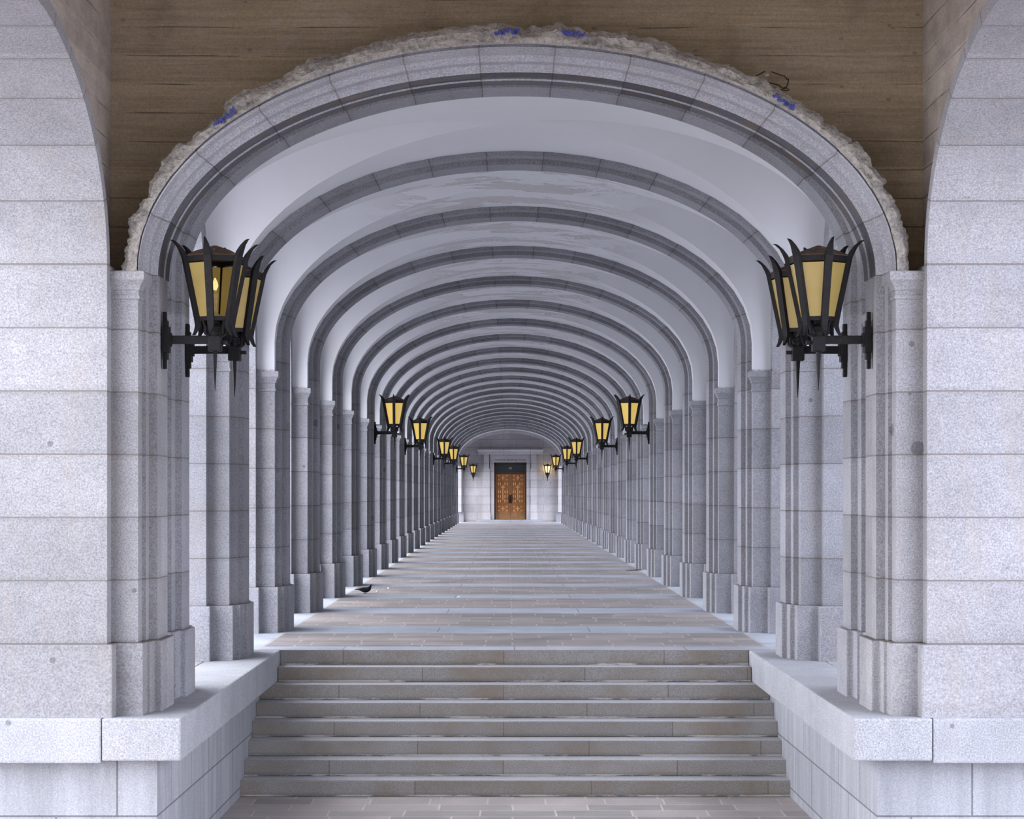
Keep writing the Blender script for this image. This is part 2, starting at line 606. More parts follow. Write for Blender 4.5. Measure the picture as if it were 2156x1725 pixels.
def tube(bm, pts, rad, seg=8):
    """tube along points; rad = number or list"""
    pts = [Vector(p) for p in pts]
    rr = rad if isinstance(rad, (list, tuple)) else [rad] * len(pts)
    rings = []
    for i, p in enumerate(pts):
        t = (pts[min(i + 1, len(pts) - 1)] - pts[max(i - 1, 0)]).normalized()
        a = t.orthogonal().normalized() if i == 0 else (a - t * a.dot(t)).normalized()
        b = t.cross(a)
        rings.append([bm.verts.new(p + (a * math.cos(2 * PI * k / seg) + b * math.sin(2 * PI * k / seg)) * rr[i]) for k in range(seg)])
    for r0, r1 in zip(rings, rings[1:]):
        for k in range(seg):
            bm.faces.new((r0[k], r0[(k + 1) % seg], r1[(k + 1) % seg], r1[k]))
    bm.faces.new(list(reversed(rings[0])))
    bm.faces.new(rings[-1])


def lathe(bm, prof, seg=6, cx=0, cy=0, rot=0.0, cap=True):
    rings = []
    for r, z in prof:
        rings.append([bm.verts.new((cx + r * math.cos(rot + 2 * PI * k / seg), cy + r * math.sin(rot + 2 * PI * k / seg), z)) for k in range(seg)])
    for a, b in zip(rings, rings[1:]):
        for k in range(seg):
            bm.faces.new((a[k], a[(k + 1) % seg], b[(k + 1) % seg], b[k]))
    if cap:
        bm.faces.new(list(reversed(rings[0])))
        bm.faces.new(rings[-1])


def ell(t, hw, zs, crown):
    """point on an arch intrados; t = 0 at the right springing, pi at the left"""
    return hw * math.cos(t), zs + (crown - zs) * math.sin(t)


def arch_path(hw, zs, crown, zfoot, n=72):
    """(x, z, u) from right foot to left foot; u is the same length for every order"""
    pts = []
    if zfoot < zs - 1e-4:
        pts.append((hw, zfoot))
    pts += [ell(PI * i / n, hw, zs, crown) for i in range(n + 1)]
    if zfoot < zs - 1e-4:
        pts.append((-hw, zfoot))
    return pts


def sweep_arch(bm, prof, zs, zfoot, n=72, ulen=None):
    """prof: list of (hw, crown, y); sweeps the profile along the arch. UV u = length from the crown along the first order"""
    uvl = bm.loops.layers.uv.verify()
    ref = arch_path(prof[len(prof) // 2][0], zs, prof[len(prof) // 2][1], zfoot, n)
    L = [0.0]
    for a, b in zip(ref, ref[1:]):
        L.append(L[-1] + math.hypot(b[0] - a[0], b[1] - a[1]))
    mid = L[-1] / 2
    rows = []
    for hw, crown, y in prof:
        rows.append([bm.verts.new((x, y, z)) for x, z in arch_path(hw, zs, crown, zfoot, n)])
    m = len(prof)
    closed = True
    for j in range(m):
        a, b = rows[j], rows[(j + 1) % m]
        for i in range(len(ref) - 1):
            f = bm.faces.new((a[i], b[i], b[i + 1], a[i + 1]))
            for lp, (u, v) in zip(f.loops, ((L[i] - mid, j), (L[i] - mid, j + 1), (L[i + 1] - mid, j + 1), (L[i + 1] - mid, j))):
                lp[uvl].uv = (u, v * 0.1)
    for e in (0, -1):
        vs = [r[e] for r in rows]
        f = bm.faces.new(vs if e else list(reversed(vs)))
    bmesh.ops.recalc_face_normals(bm, faces=bm.faces[:])


# ------------------------------------------------------------------ dimensions
PITCH = 4.007
def pier_y(k):                      # k = 1 is the first interior pair behind the entrance arch
    return 21.17 + PITCH * (k - 2)
NPIER = 24
ZPL, ZCAP, ZSPR = 0.565, 3.24, 3.60
CROWN = 5.20
END_Y = 115.4
Y_NOSE = 21.94
RISE, TREAD = 0.164, 0.288
Z_LOW = -8 * RISE
E = 0.045
ROOF = 6.25

# ------------------------------------------------------------------ setting: floors, walls, roof
bm = bmesh.new()
box(bm, -2.83, 2.83, Y_NOSE, END_Y + 0.5, -0.3, 0)
box(bm, -4.3, -2.83, Y_NOSE, END_Y + 0.5, -0.3, 0)
box(bm, 2.83, 4.3, Y_NOSE, END_Y + 0.5, -0.3, 0)
floor = struct(obj('floor', bm, M['paving']))
bm = bmesh.new()
box(bm, -60, 60, -14, 22.2, Z_LOW - 0.3, Z_LOW)
struct(obj('floor_lower', bm, M['court']))
for s, nm in ((-1, 'left'), (1, 'right')):
    bm = bmesh.new()
    box(bm, min(s * 4.3, s * 60), max(s * 4.3, s * 60), 22.2, 150, Z_LOW - 0.3, -0.12)
    struct(obj('ground_' + nm, bm, M['plaza']))
    # retaining wall under the coping
    bm = bmesh.new()
    xin_f, xin_b = 2.80, 2.735
    poly = [(xin_f, 15.46), (9.0, 15.46), (9.0, 22.2), (xin_b, 22.2)]
    prism(bm, mirror(poly, s), Z_LOW, -0.347)
    struct(obj('wall_%s_stair' % nm, bm, M['retaining']))
    # arcade front above the jambs: arched openings between the piers
    bm = bmesh.new()
    half, rise, nn = 1.30, 1.72, 20
    for k in range(1, NPIER):
        c = (pier_y(k) + pier_y(k + 1)) / 2
        pts = [(c - 2.0035, ZCAP), (c - half, ZCAP)]
        pts += [(c - half * math.cos(PI * i / nn), ZCAP + rise * math.sin(PI * i / nn)) for i in range(1, nn)]
        pts += [(c + half, ZCAP), (c + 2.0035, ZCAP)]
        for (ya, za), (yb, zb) in zip(pts, pts[1:]):
            if abs(yb - ya) < 1e-6:
                continue
            q = [(ya, za), (yb, zb), (yb, ROOF), (ya, ROOF)]
            a = [bm.verts.new((s * 3.18, y, z)) for y, z in q]
            b = [bm.verts.new((s * 3.95, y, z)) for y, z in q]
            for f in ([a[0], a[1], a[2], a[3]], [b[3], b[2], b[1], b[0]], [a[0], b[0], b[1], a[1]], [a[3], a[2], b[2], b[3]]):
                bm.faces.new(f)
    bmesh.ops.remove_doubles(bm, verts=bm.verts[:], dist=1e-4)
    bmesh.ops.recalc_face_normals(bm, faces=bm.faces[:])
    struct(obj('wall_' + nm, bm, M['granite_plain']))
bm = bmesh.new()
box(bm, -4.3, 4.3, 16.40, END_Y + 0.5, ROOF, ROOF + 0.3)
struct(obj('roof', bm, M['concrete_side']))

# unseen hillside added along the right, shaped to block sky light
bm = bmesh.new()
nx, ny = 10, 40
g_ = []
for i in range(nx + 1):
    row = []
    for j in range(ny + 1):
        u = i / nx
        x, y = 5.6 + 9 * u, 15.6 + 90 * j / ny
        z = -0.1 + 13 * u ** 0.8 + (0.5 * mnoise.fractal(Vector((x * 0.3, y * 0.3, 0)), 1, 2, 4) if i else 0)
        row.append(bm.verts.new((x, y, z)))
    g_.append(row)
for a, b in zip(g_, g_[1:]):
    for j in range(ny):
        bm.faces.new((a[j], b[j], b[j + 1], a[j + 1]))
struct(obj('hill_sky_block', bm, simple('hillside', (0.20, 0.215, 0.20), 0.95, 0.1, 0, 0.3, 1.5)))

# the facing arcade behind the viewer
bm = bmesh.new()
box(bm, -4.0, 4.0, -45, 9.2, 5.6, 5.9)
struct(obj('roof_opposite', bm, M['concrete_side']))
bm = bmesh.new()
box(bm, -4.3, 4.3, -45, 2.0, Z_LOW, 0)
struct(obj('floor_opposite', bm, M['paving']))
bm = bmesh.new()
box(bm, -4.0, 4.0, -45.3, -45, 0, 5.9)
struct(obj('wall_opposite_end', bm, M['granite_end']))
for s, nm in ((-1, 'left'), (1, 'right')):
    bm = bmesh.new()
    x0, x1 = sorted((s * 3.1, s * 3.95))
    box(bm, x0, x1, -45, 9.2, 4.3, 5.6)
    for k in range(13):
        box(bm, x0, x1, -44 + k * PITCH, -42.6 + k * PITCH, Z_LOW, 4.3)
    struct(obj('wall_%s_opposite' % nm, bm, M['granite_plain']))

# vault: one groin vault per bay
def h(u):
    return ZSPR + (5.31 - ZSPR) * math.sqrt(max(0.0, 1 - u * u))


def vault_bay(yc, hy, full_lat=True):
    bm = bmesh.new()
    N, K = 24, 24
    ax = 2.965
    def P(u, v):
        z = h(max(abs(u), abs(v))) if False else None
        return None
    for s in (-1, 1):
        # main barrel web: |u| <= |v|, height follows u
        grid = []
        for i in range(N + 1):
            t = math.sin(PI / 2 * i / N)
            row = []
            for j in range(K + 1):
                w = math.sin(PI / 2 * (2 * j / K - 1))
                u = t * w
                row.append(bm.verts.new((ax * u, yc + s * hy * t, h(u))))
            grid.append(row)
        # extension to the ribs on the springing line of the lateral web
        row = []
        for j in range(K + 1):
            w = math.sin(PI / 2 * (2 * j / K - 1))
            row.append(bm.verts.new((ax * w, yc + s * (2.0035 - 0.38), h(w))))
        grid.append(row)
        for a, b in zip(grid, grid[1:]):
            for j in range(K):
                vs = (a[j], a[j + 1], b[j + 1], b[j])
                bm.faces.new(vs)
        # lateral web: |v| <= |u|, height follows v
        grid = []
        for i in range(N + 1):
            t = math.sin(PI / 2 * i / N)
            row = []
            for j in range(K + 1):
                w = math.sin(PI / 2 * (2 * j / K - 1))
                v = t * w
                row.append(bm.verts.new((s * ax * t, yc + hy * v, h(v))))
            grid.append(row)
        row = []
        for j in range(K + 1):
            w = math.sin(PI / 2 * (2 * j / K - 1))
            row.append(bm.verts.new((s * 3.20, yc + hy * w, h(w))))
        grid.append(row)
        for a, b in zip(grid, grid[1:]):
            for j in range(K):
                bm.faces.new((a[j], a[j + 1], b[j + 1], b[j]))
        # upright plaster strips on the capitals
        for e in (-1, 1):
            ye = yc + e * hy
            yr = yc + e * (2.0035 - 0.38)
            q = [bm.verts.new(p) for p in ((s * 3.20, ye, ZCAP), (s * ax, ye, ZCAP), (s * ax, ye, ZSPR), (s * 3.20, ye, ZSPR))]
            bm.faces.new(q)
            q = [bm.verts.new(p) for p in ((s * ax, ye, ZCAP), (s * ax, yr, ZCAP), (s * ax, yr, ZSPR), (s * ax, ye, ZSPR))]
            bm.faces.new(q)
    bmesh.ops.remove_doubles(bm, verts=bm.verts[:], dist=1e-4)
    bmesh.ops.recalc_face_normals(bm, faces=bm.faces[:])
    for f in bm.faces:
        f.smooth = True
    # sharp groins
    for e in bm.edges:
        if len(e.link_faces) == 2 and e.link_faces[0].normal.angle(e.link_faces[1].normal, 0) > math.radians(14):
            e.smooth = False
    return bm


bay_mesh = None
for k in range(1, NPIER):
    yc = (pier_y(k) + pier_y(k + 1)) / 2
    if bay_mesh is None:
        o = obj('ceiling', vault_bay(0, 1.4485), M['plaster'])
        bay_mesh = o
    else:
        o = bay_mesh.copy()
        COL.objects.link(o)
    o.location = (0, yc, 0)
    struct(o)


def barrel(y0, y1, hw, crown, mat, name, zfoot=ZCAP):
    bm = bmesh.new()
    a = [bm.verts.new((x, y0, z)) for x, z in arch_path(hw, ZSPR, crown, zfoot, 64)]
    b = [bm.verts.new((x, y1, z)) for x, z in arch_path(hw, ZSPR, crown, zfoot, 64)]
    for i in range(len(a) - 1):
        bm.faces.new((a[i], a[i + 1], b[i + 1], b[i]))
    return struct(obj(name, bm, mat, smooth=True))


barrel(16.34, pier_y(1) - 0.37, 2.965, 5.31, M['plaster'], 'ceiling_entrance')
barrel(pier_y(NPIER) + 0.37, END_Y, 2.965, 5.31, M['plaster'], 'ceiling_end')

# ------------------------------------------------------------------ interior piers
def core(e, ys=1.0):
    st = [(2.918, 0.60), (2.865, 0.44), (2.81, 0.245)]
    pts = [(3.30, -(0.60 - e))]
    for i, (x, y) in enumerate(st):
        pts.append((x + e, -(y - e)))
        if i < 2:
            pts.append((x + e, -(st[i + 1][1] - e)))
    pts2 = [(x, -y) for x, y in reversed(pts)]
    return pts + pts2


def capital_bm(bm, x_in, x_out, yf, yb, zt, s, hgt=0.25, fl=0.05):
    """moulded capital around a pilaster footprint (x_in..x_out, yf..yb)"""
    prof = [(0.003, -hgt), (0.012, -hgt + 0.005), (0.012, -hgt + 0.03), (0.003, -hgt + 0.04), (0.003, -0.15), (0.012, -0.145), (0.016, -0.125),
            (0.03, -0.10), (fl * 0.85, -0.078), (fl, -0.07), (fl, -0.008), (fl - 0.008, 0.0)]
    rings = []
    for f, z in prof:
        p = [(x_in - f, yf - f), (x_out, yf - f), (x_out, yb + f), (x_in - f, yb + f)]
        rings.append([bm.verts.new((s * x, y, zt + z)) for x, y in p])
    fs = []
    for a, b in zip(rings, rings[1:]):
        for k in range(4):
            fs.append(bm.faces.new((a[k], a[(k + 1) % 4], b[(k + 1) % 4], b[k])))
    fs.append(bm.faces.new(rings[-1]))
    fs.append(bm.faces.new(list(reversed(rings[0]))))
    bmesh.ops.recalc_face_normals(bm, faces=fs)


def make_pier(s, label):
    root = empty('stone_pier', (0, 0, 0), label, 'pier', 'granite piers of the arcade')
    bm = bmesh.new()
    prism(bm, mirror(core(0), s), 0, ZPL, 0.012)
    obj('plinth', bm, M['granite_plain'], root)
    bm = bmesh.new()
    prism(bm, mirror(core(E), s), ZPL, ZCAP + 0.02)
    obj('shaft', bm, M['granite'], root)
    bm = bmesh.new()
    prism(bm, mirror([(3.135, -0.75), (3.95, -0.75), (3.95, 0.75), (3.135, 0.75)], s), 0, ZPL, 0.012)
    obj('jamb_plinth', bm, M['granite_plain'], root)
    bm = bmesh.new()
    prism(bm, mirror([(3.18, -0.705), (3.95, -0.705), (3.95, 0.705), (3.18, 0.705)], s), ZPL, ZCAP + 0.02)
    obj('jamb', bm, M['granite'], root)
    bm = bmesh.new()
    capital_bm(bm, 2.963, 3.185, -0.555, 0.555, ZCAP, s)
    obj('capital', bm, M['granite_plain'], root)
    return root


ORD = ['zeroth', 'first', 'second', 'third', 'fourth', 'fifth', 'sixth', 'seventh', 'eighth', 'ninth', 'tenth', 'eleventh', 'twelfth',
       'thirteenth', 'fourteenth', 'fifteenth', 'sixteenth', 'seventeenth', 'eighteenth', 'nineteenth', 'twentieth', 'twenty-first',
       'twenty-second', 'twenty-third', 'twenty-fourth', 'twenty-fifth']
for s, side in ((-1, 'left'), (1, 'right')):
    proto = None
    for k in range(2, NPIER + 1):
        i = k - 1
        if k == 2:
            lab = 'grey granite pier on the %s, nearest one standing beside the top of the stairs' % side
        elif k == NPIER:
            lab = 'grey granite pier on the %s, last of its row before the end wall' % side
        else:
            lab = 'grey granite pier on the %s, %s of its row counted from the stairs' % (side, ORD[i])
        if proto is None:
            proto = make_pier(s, lab)
            proto.location = (0, pier_y(k), 0)
        else:
            copy_tree(proto, (0, pier_y(k), 0), lab)

# ------------------------------------------------------------------ arch ribs
def rib_bm():
    bm = bmesh.new()
    p = []
    for hw, crown, y in ((3.10, 5.46, -0.395), (2.91, 5.255, -0.395), (2.91, 5.255, -0.20), (2.855, 5.20, -0.20),
                         (2.855, 5.20, 0.20), (2.91, 5.255, 0.20), (2.91, 5.255, 0.395), (3.10, 5.46, 0.395)):
        p.append((hw, crown, y))
    sweep_arch(bm, p, ZSPR, ZCAP + 0.02)
    return bm


rib0 = None
for k in range(1, NPIER + 1):
    lab = ('plain granite arch rib directly behind the broken entrance arch' if k == 1 else
           'plain granite arch rib spanning the last pair of piers before the end wall' if k == NPIER else
           'plain granite arch rib over the %s pair of piers from the stairs' % ORD[k - 1])
    if rib0 is None:
        rib0 = obj('arch_rib', rib_bm(), M['granite_arch'])
        o = rib0
    else:
        o = rib0.copy()
        COL.objects.link(o)
    o.location = (0, pier_y(k), 0)
    tag(o, lab, 'arch', 'granite arch ribs under the vault')
# two places where a second, lower arch is doubled under the vault
for k, w in ((10, 'tenth'), (18, 'eighteenth')):
    bm = bmesh.new()
    sweep_arch(bm, [(3.05, 5.42, -0.32), (2.90, 5.235, -0.32), (2.90, 5.235, 0.3), (3.05, 5.42, 0.3)], ZSPR, ZCAP + 0.02)
    o = obj('doubled_arch', bm, M['granite_arch'], loc=(0, pier_y(k) + 0.72, 0))
    tag(o, 'dark second arch set close behind the rib of the %s pair of piers' % ORD[k - 1], 'arch')

# ------------------------------------------------------------------ entrance arch and its piers
def front_core(e):
    return [(3.30, 15.5 + e), (2.918 + e, 15.5 + e), (2.918 + e, 15.666 + e), (2.888 + e, 15.666 + e), (2.888 + e, 15.80 + e), (2.82 + e, 15.80 + e),
            (2.82 + e, 16.36 - e), (2.918 + e, 16.36 - e), (2.918 + e, 16.60), (3.30, 16.60)]


ZF = 3.47
for s, side in ((-1, 'left'), (1, 'right')):
    root = empty('entrance_pier', (0, 0, 0),
                 'broad pale granite pier at the front %s, carrying the broken entrance arch' % side, 'pier')
    bm = bmesh.new()
    prism(bm, mirror(front_core(0), s), 0, ZPL, 0.012)
    obj('plinth', bm, M['granite_front'], root)
    bm = bmesh.new()
    prism(bm, mirror(front_core(E), s), ZPL, ZF - 0.001)
    obj('shaft', bm, M['granite_front'], root)
    bm = bmesh.new()
    capital_bm(bm, 2.963, 3.19, 15.545, 16.20, ZF, s, 0.22, 0.055)
    obj('capital', bm, M['granite_front'], root)
    bm = bmesh.new()
    prism(bm, mirror([(x, y + pier_y(1)) for x, y in core(0)], s), 0, ZPL, 0.012)
    obj('rear_plinth', bm, M['granite_plain'], root)
    bm = bmesh.new()
    prism(bm, mirror([(x, y + pier_y(1)) for x, y in core(E)], s), ZPL, ZCAP + 0.02)
    obj('rear_shaft', bm, M['granite'], root)
    bm = bmesh.new()
    prism(bm, mirror([(3.125, 15.34), (4.15, 15.34), (4.15, 17.93), (3.125, 17.93)], s), 0, ZPL, 0.014)
    obj('jamb_plinth', bm, M['granite_front'], root)
    bm = bmesh.new()
    prism(bm, mirror([(3.175, 15.39), (4.1, 15.39), (4.1, 17.88), (3.175, 17.88)], s), ZPL, 3.51)
    obj('jamb', bm, M['granite_front'], root)
    bm = bmesh.new()
    capital_bm(bm, 2.963, 3.19, pier_y(1) - 0.555, pier_y(1) + 0.555, ZCAP, s)
    obj('rear_capital', bm, M['granite_plain'], root)

    # side arch of the porch: springs from the jamb towards the viewer
    ring = bmesh.new()
    uvl = ring.loops.layers.uv.verify()
    yc, a, z0, b = 15.39 - 2.55, 2.55, 3.51, 1.50
    NN = 48
    th = 0.11
    prof = [(3.175, 0), (4.1, 0), (4.1, th), (3.175, th)]
    rows = []
    L = 0.0
    last = None
    Ls = []
    for i in range(NN + 1):
        t = PI * i / NN
        rows.append([ring.verts.new((s * x, yc + (a + o_) * math.cos(t), z0 + (b + o_) * math.sin(t))) for x, o_ in prof])
        p = (yc + a * math.cos(t), z0 + b * math.sin(t))
        if last:
            L += math.hypot(p[0] - last[0], p[1] - last[1])
        last = p
        Ls.append(L)
    for i in range(NN):
        for j in range(4):
            f = ring.faces.new((rows[i][j], rows[i][(j + 1) % 4], rows[i + 1][(j + 1) % 4], rows[i + 1][j]))
            for lp, u in zip(f.loops, (Ls[i], Ls[i], Ls[i + 1], Ls[i + 1])):
                lp[uvl].uv = (u * 0.585 / 0.49 + 0.2925, j)
    ring.faces.new(rows[0])
    ring.faces.new(list(reversed(rows[-1])))
    bmesh.ops.recalc_face_normals(ring, faces=ring.faces[:])
    root2 = empty('porch_arch', (0, 0, 0), 'granite faced side arch of the porch curving toward the viewer on the %s' % side, 'arch')
    obj('voussoirs', ring, M['granite_front_uv'], root2)
    bm = bmesh.new()
    prism(bm, mirror([(3.175, 9.2), (4.1, 9.2), (4.1, yc - a), (3.175, yc - a)], s), Z_LOW, z0)
    obj('abutment', bm, M['granite_front'], root2)
    # concrete wall over it
    bm = bmesh.new()
    pts = [(yc + (a + th) * math.cos(PI * i / NN), z0 + (b + th) * math.sin(PI * i / NN)) for i in range(NN + 1)]
    pts = [(16.10, z0)] + pts + [(9.2, z0)]
    for (ya, za), (yb, zb) in zip(pts, pts[1:]):
        q = [(ya, za), (yb, zb), (yb, ROOF), (ya, ROOF)]
        if abs(ya - yb) < 1e-6:
            continue
        v0 = [bm.verts.new((s * 3.28, y, z)) for y, z in q]
        v1 = [bm.verts.new((s * 4.1, y, z)) for y, z in q]
        for f in (v0, list(reversed(v1)), [v0[0], v1[0], v1[1], v0[1]], [v0[3], v0[2], v1[2], v1[3]]):
            bm.faces.new(f)
    bmesh.ops.remove_doubles(bm, verts=bm.verts[:], dist=1e-4)
    bmesh.ops.recalc_face_normals(bm, faces=bm.faces[:])
    struct(obj('wall_%s_porch' % side, bm, M['concrete_side']))

bm = bmesh.new()
box(bm, -4.1, 4.1, 9.2, 16.40, ROOF, ROOF + 0.3)
struct(obj('ceiling_porch', bm, M['concrete']))

# concrete lunette wall behind the ring
bm = bmesh.new()
pts = [(3.4, 3.40), (2.98, 3.40)] + [ell(PI * i / 64, 2.98, 3.44, 5.24) for i in range(65)] + [(-2.98, 3.40), (-3.4, 3.40)]
Y0, Y1 = 16.06, 16.40
for (xa, za), (xb, zb) in zip(pts, pts[1:]):
    if abs(xa - xb) < 1e-6:
        continue
    q = [(xa, za), (xb, zb), (xb, ROOF), (xa, ROOF)]
    a = [bm.verts.new((x, Y0, z)) for x, z in q]
    b = [bm.verts.new((x, Y1, z)) for x, z in q]
    for f in (a, list(reversed(b)), [a[0], b[0], b[1], a[1]]):
        bm.faces.new(f)
bmesh.ops.remove_doubles(bm, verts=bm.verts[:], dist=1e-4)
bmesh.ops.recalc_face_normals(bm, faces=bm.faces[:])
struct(obj('wall_front', bm, M['concrete']))

# moulded ring
ea = empty('entrance_arch', (0, 0, 0), 'large moulded granite entrance arch with a broken, jagged outer edge', 'arch')
bm = bmesh.new()
ZS_E = 3.475
sweep_arch(bm, [(3.00, 5.28, 15.60), (2.99, 5.268, 15.545), (2.985, 5.258, 15.545), (2.98, 5.250, 15.585), (2.974, 5.242, 15.585), (2.968, 5.232, 15.56),
                (2.962, 5.195, 15.56), (2.955, 5.188, 15.66), (2.91, 5.145, 15.70), (2.91, 5.145, 15.80), (2.86, 5.09, 15.845),
                (2.855, 5.088, 16.08), (2.875, 5.112, 16.10), (2.875, 5.112, 16.13), (2.855, 5.088, 16.15), (2.855, 5.088, 16.33), (3.045, 5.325, 16.33)],
           ZS_E, ZS_E - 0.003, 96)
ring_o = obj('moulded_ring', bm, [M['granite_ring'], M['granite_dark']], ea)
for i, p in enumerate(ring_o.data.polygons):
    if (i // 98) in (10, 14):
        p.material_index = 1
# broken outer edge, a ragged band per voussoir
bm = bmesh.new()
n = 420
vo = {}
rows = []
for i in range(n + 1):
    t = PI * i / n
    seg = int((i / n) * 17)
    base = vo.setdefault(seg, R.uniform(-0.02, 0.035))
    if seg in (9, 10):
        base += 0.0
    c, sn = math.cos(t), math.sin(t)
    f1 = mnoise.fractal(Vector((c * 7, sn * 7, 2.1)), 0.9, 2.1, 5)
    f2 = mnoise.fractal(Vector((c * 30, sn * 30, 5.1)), 0.8, 2.1, 4)
    out = 0.098 + 0.03 * sn + base + 0.04 * f1 + 0.024 * f2
    out = max(0.035, out)
    row = []
    for j, (q, y) in enumerate(((-0.10, 15.546), (0.04, 15.541), (0.25, 15.540), (0.6, 15.55), (1.0, 15.60), (1.12, 15.72), (0.9, 15.88), (0.8, 16.10))):
        f3 = mnoise.fractal(Vector((c * 16, sn * 16, j * 1.7)), 0.9, 2.1, 4)
        off = q * out + 0.004 * f3
        hw = 2.985 + off
        cr = 5.265 + off
        yy = y + (0.035 * f3 if j > 1 else 0)
        row.append(bm.verts.new((hw * c, yy, ZS_E + (cr - ZS_E) * sn)))
    rows.append(row)
for a, b in zip(rows, rows[1:]):
    for j in range(7):
        bm.faces.new((a[j], a[j + 1], b[j + 1], b[j]))
bmesh.ops.recalc_face_normals(bm, faces=bm.faces[:])
obj('broken_edge', bm, M['rough'], ea)
# blue paint scribbles on the broken edge
def scribble(pts, nm='paint_mark', w=0.010):
    bm = bmesh.new()
    tube(bm, pts, w, 6)
    return obj(nm, bm, M['blue_paint'], ea)
for cxp, cyp, ang, wd, seed in ((472, 247, -0.62, 56, 3), (1066, 66, 0.0, 52, 5), (1208, 70, 0.1, 50, 9), (1650, 213, 0.55, 52, 12)):
    rr = random.Random(seed)
    pts = []
    nst = 26
    for i in range(nst):
        u = (i / (nst - 1) - 0.5) * wd
        v = rr.uniform(-8, 8) if i % 2 else rr.uniform(-4, 9)
        X = cxp + u * math.cos(ang) - v * math.sin(ang)
        Yp = cyp + u * math.sin(ang) + v * math.cos(ang)
        pts.append(px(X, Yp, 15.535))
    scribble(pts)

# twisted wire and mortar lumps on the lunette
bm = bmesh.new()
for chain in ([(1578, 168), (1592, 160), (1611, 150)], [(1624, 151), (1640, 157), (1652, 161), (1656, 167), (1660, 166), (1659, 176), (1655, 185), (1650, 187)],
              [(1615, 174), (1632, 177), (1641, 180), (1647, 186), (1653, 184), (1662, 190), (1655, 191), (1640, 188), (1615, 181)]):
    tube(bm, [px(x, y, 15.66 + 0.03 * math.sin(x)) for x, y in chain], 0.005, 6)
tag(obj('bent_wire', bm, M['wire']), 'bent rusty wire sticking out above the right of the broken entrance arch', 'wire')
for (x, y, r, nm) in ((1607, 174, 0.035, 'lower and larger'), (1615, 158, 0.016, 'upper and smaller')):
    bm = bmesh.new()
    bmesh.ops.create_icosphere(bm, subdivisions=3, radius=r)
    for v in bm.verts:
        v.co *= 1 + 0.35 * mnoise.noise(v.co * 40 + Vector((r * 100, 0, 0)))
    tag(obj('mortar_lump', bm, M['plug'], loc=px(x, y, 15.70)), 'pale mortar lump beside the bent wire, the %s one' % nm, 'mortar')

# ------------------------------------------------------------------ copings, stairs
for s, side in ((-1, 'left'), (1, 'right')):
    bm = bmesh.new()
    y0, y1 = 15.28, Y_NOSE
    ys = [y0, 16.6, 17.9, 19.3, 20.6, y1 - 0.02]
    for a, b in zip(ys, ys[1:]):
        x0, x1 = sorted((s * 2.585, s * 3.195))
        box(bm, x0, x1, a + 0.002, b - 0.002, -0.327, 0, 0.016)
    o = obj('stair_coping', bm, M['granite_coping'])
    tag(o, 'long pale granite coping running along the %s edge of the stairs' % side, 'coping')
    bm = bmesh.new()
    x0, x1 = sorted((s * 3.20, s * 9.0))
    box(bm, x0, x1, y0, 21.93, -0.345, 0, 0.016)
    o = obj('corner_coping', bm, M['granite_coping'])
    tag(o, 'pale granite coping block under the front %s jamb, cut by the photo edge' % side, 'coping')

st = empty('stone_stairs', (0, 0, 0), 'broad flight of worn grey brown granite stairs rising to the arcade', 'stairs')
for i in range(8):
    bm = bmesh.new()
    yn = Y_NOSE - TREAD * i
    top = -RISE * i
    w = 2.735 + (0.03 * i / 7)
    if i == 0:
        w = 2.58
    elif i == 1:
        w = 2.58
    yb = Y_NOSE + 0.25
    if i == 0:
        box(bm, -w, w, yn - 0.012, yn + 0.0, top - RISE, top - 0.004)
    else:
        box(bm, -w, w, yn, yb, top - RISE, top, 0.012)
        if i < 3:
            pass
    obj('step', bm, M['step'], st)

# ------------------------------------------------------------------ end wall, portal, door
bm = bmesh.new()
dl = px(1040.5, 1094, END_Y)[0]
dr = px(1108.5, 1094, END_Y)[0]
dtop = px(1075, 974, END_Y)[2]
ZST = 0.13
for x0, x1, z0, z1 in ((-4.3, dl, 0, ROOF), (dr, 4.3, 0, ROOF), (dl, dr, dtop, ROOF)):
    box(bm, x0, x1, END_Y, END_Y + 0.5, z0, z1)
box(bm, dl - 0.2, dr + 0.2, END_Y + 0.4, END_Y + 0.5, 0, dtop + 0.2)
box(bm, dl, dr, END_Y, END_Y + 0.5, -0.2, 0.128)
struct(obj('wall_back', bm, M['granite_end']))
bm = bmesh.new()
sweep_arch(bm, [(3.05, 5.42, 114.85), (2.80, 5.13, 114.85), (2.80, 5.13, END_Y), (3.05, 5.42, END_Y)], ZSPR, ZPL)
tag(obj('wall_arch', bm, M['granite_end']), 'pale granite arch framing the end wall with the wooden door', 'arch')
for s, side in ((-1, 'left'), (1, 'right')):
    root = empty('wall_pilaster', (0, 0, 0), 'slim pale granite pilaster at the %s edge of the end wall' % side, 'pilaster')
    bm = bmesh.new()
    x0, x1 = sorted((s * 2.72, s * 3.3))
    box(bm, x0, x1, END_Y - 0.22, END_Y, ZPL, ZSPR)
    obj('shaft', bm, M['granite_end'], root)
    bm = bmesh.new()
    x0, x1 = sorted((s * 2.67, s * 3.3))
    box(bm, x0, x1, END_Y - 0.27, END_Y, 0, ZPL, 0.01)
    obj('base', bm, M['granite_plain'], root)

pt = empty('door_portal', (0, 0, 0), 'stone portal with cornice and cut inscription around the wooden door', 'portal')


def rect_px(bm, x0, x1, y0, y1, Yf, Yb, bev=0.0):
    a = px(x0, y1, END_Y)
    b = px(x1, y0, END_Y)
    box(bm, a[0], b[0], Yf, Yb, a[2], b[2], bev)


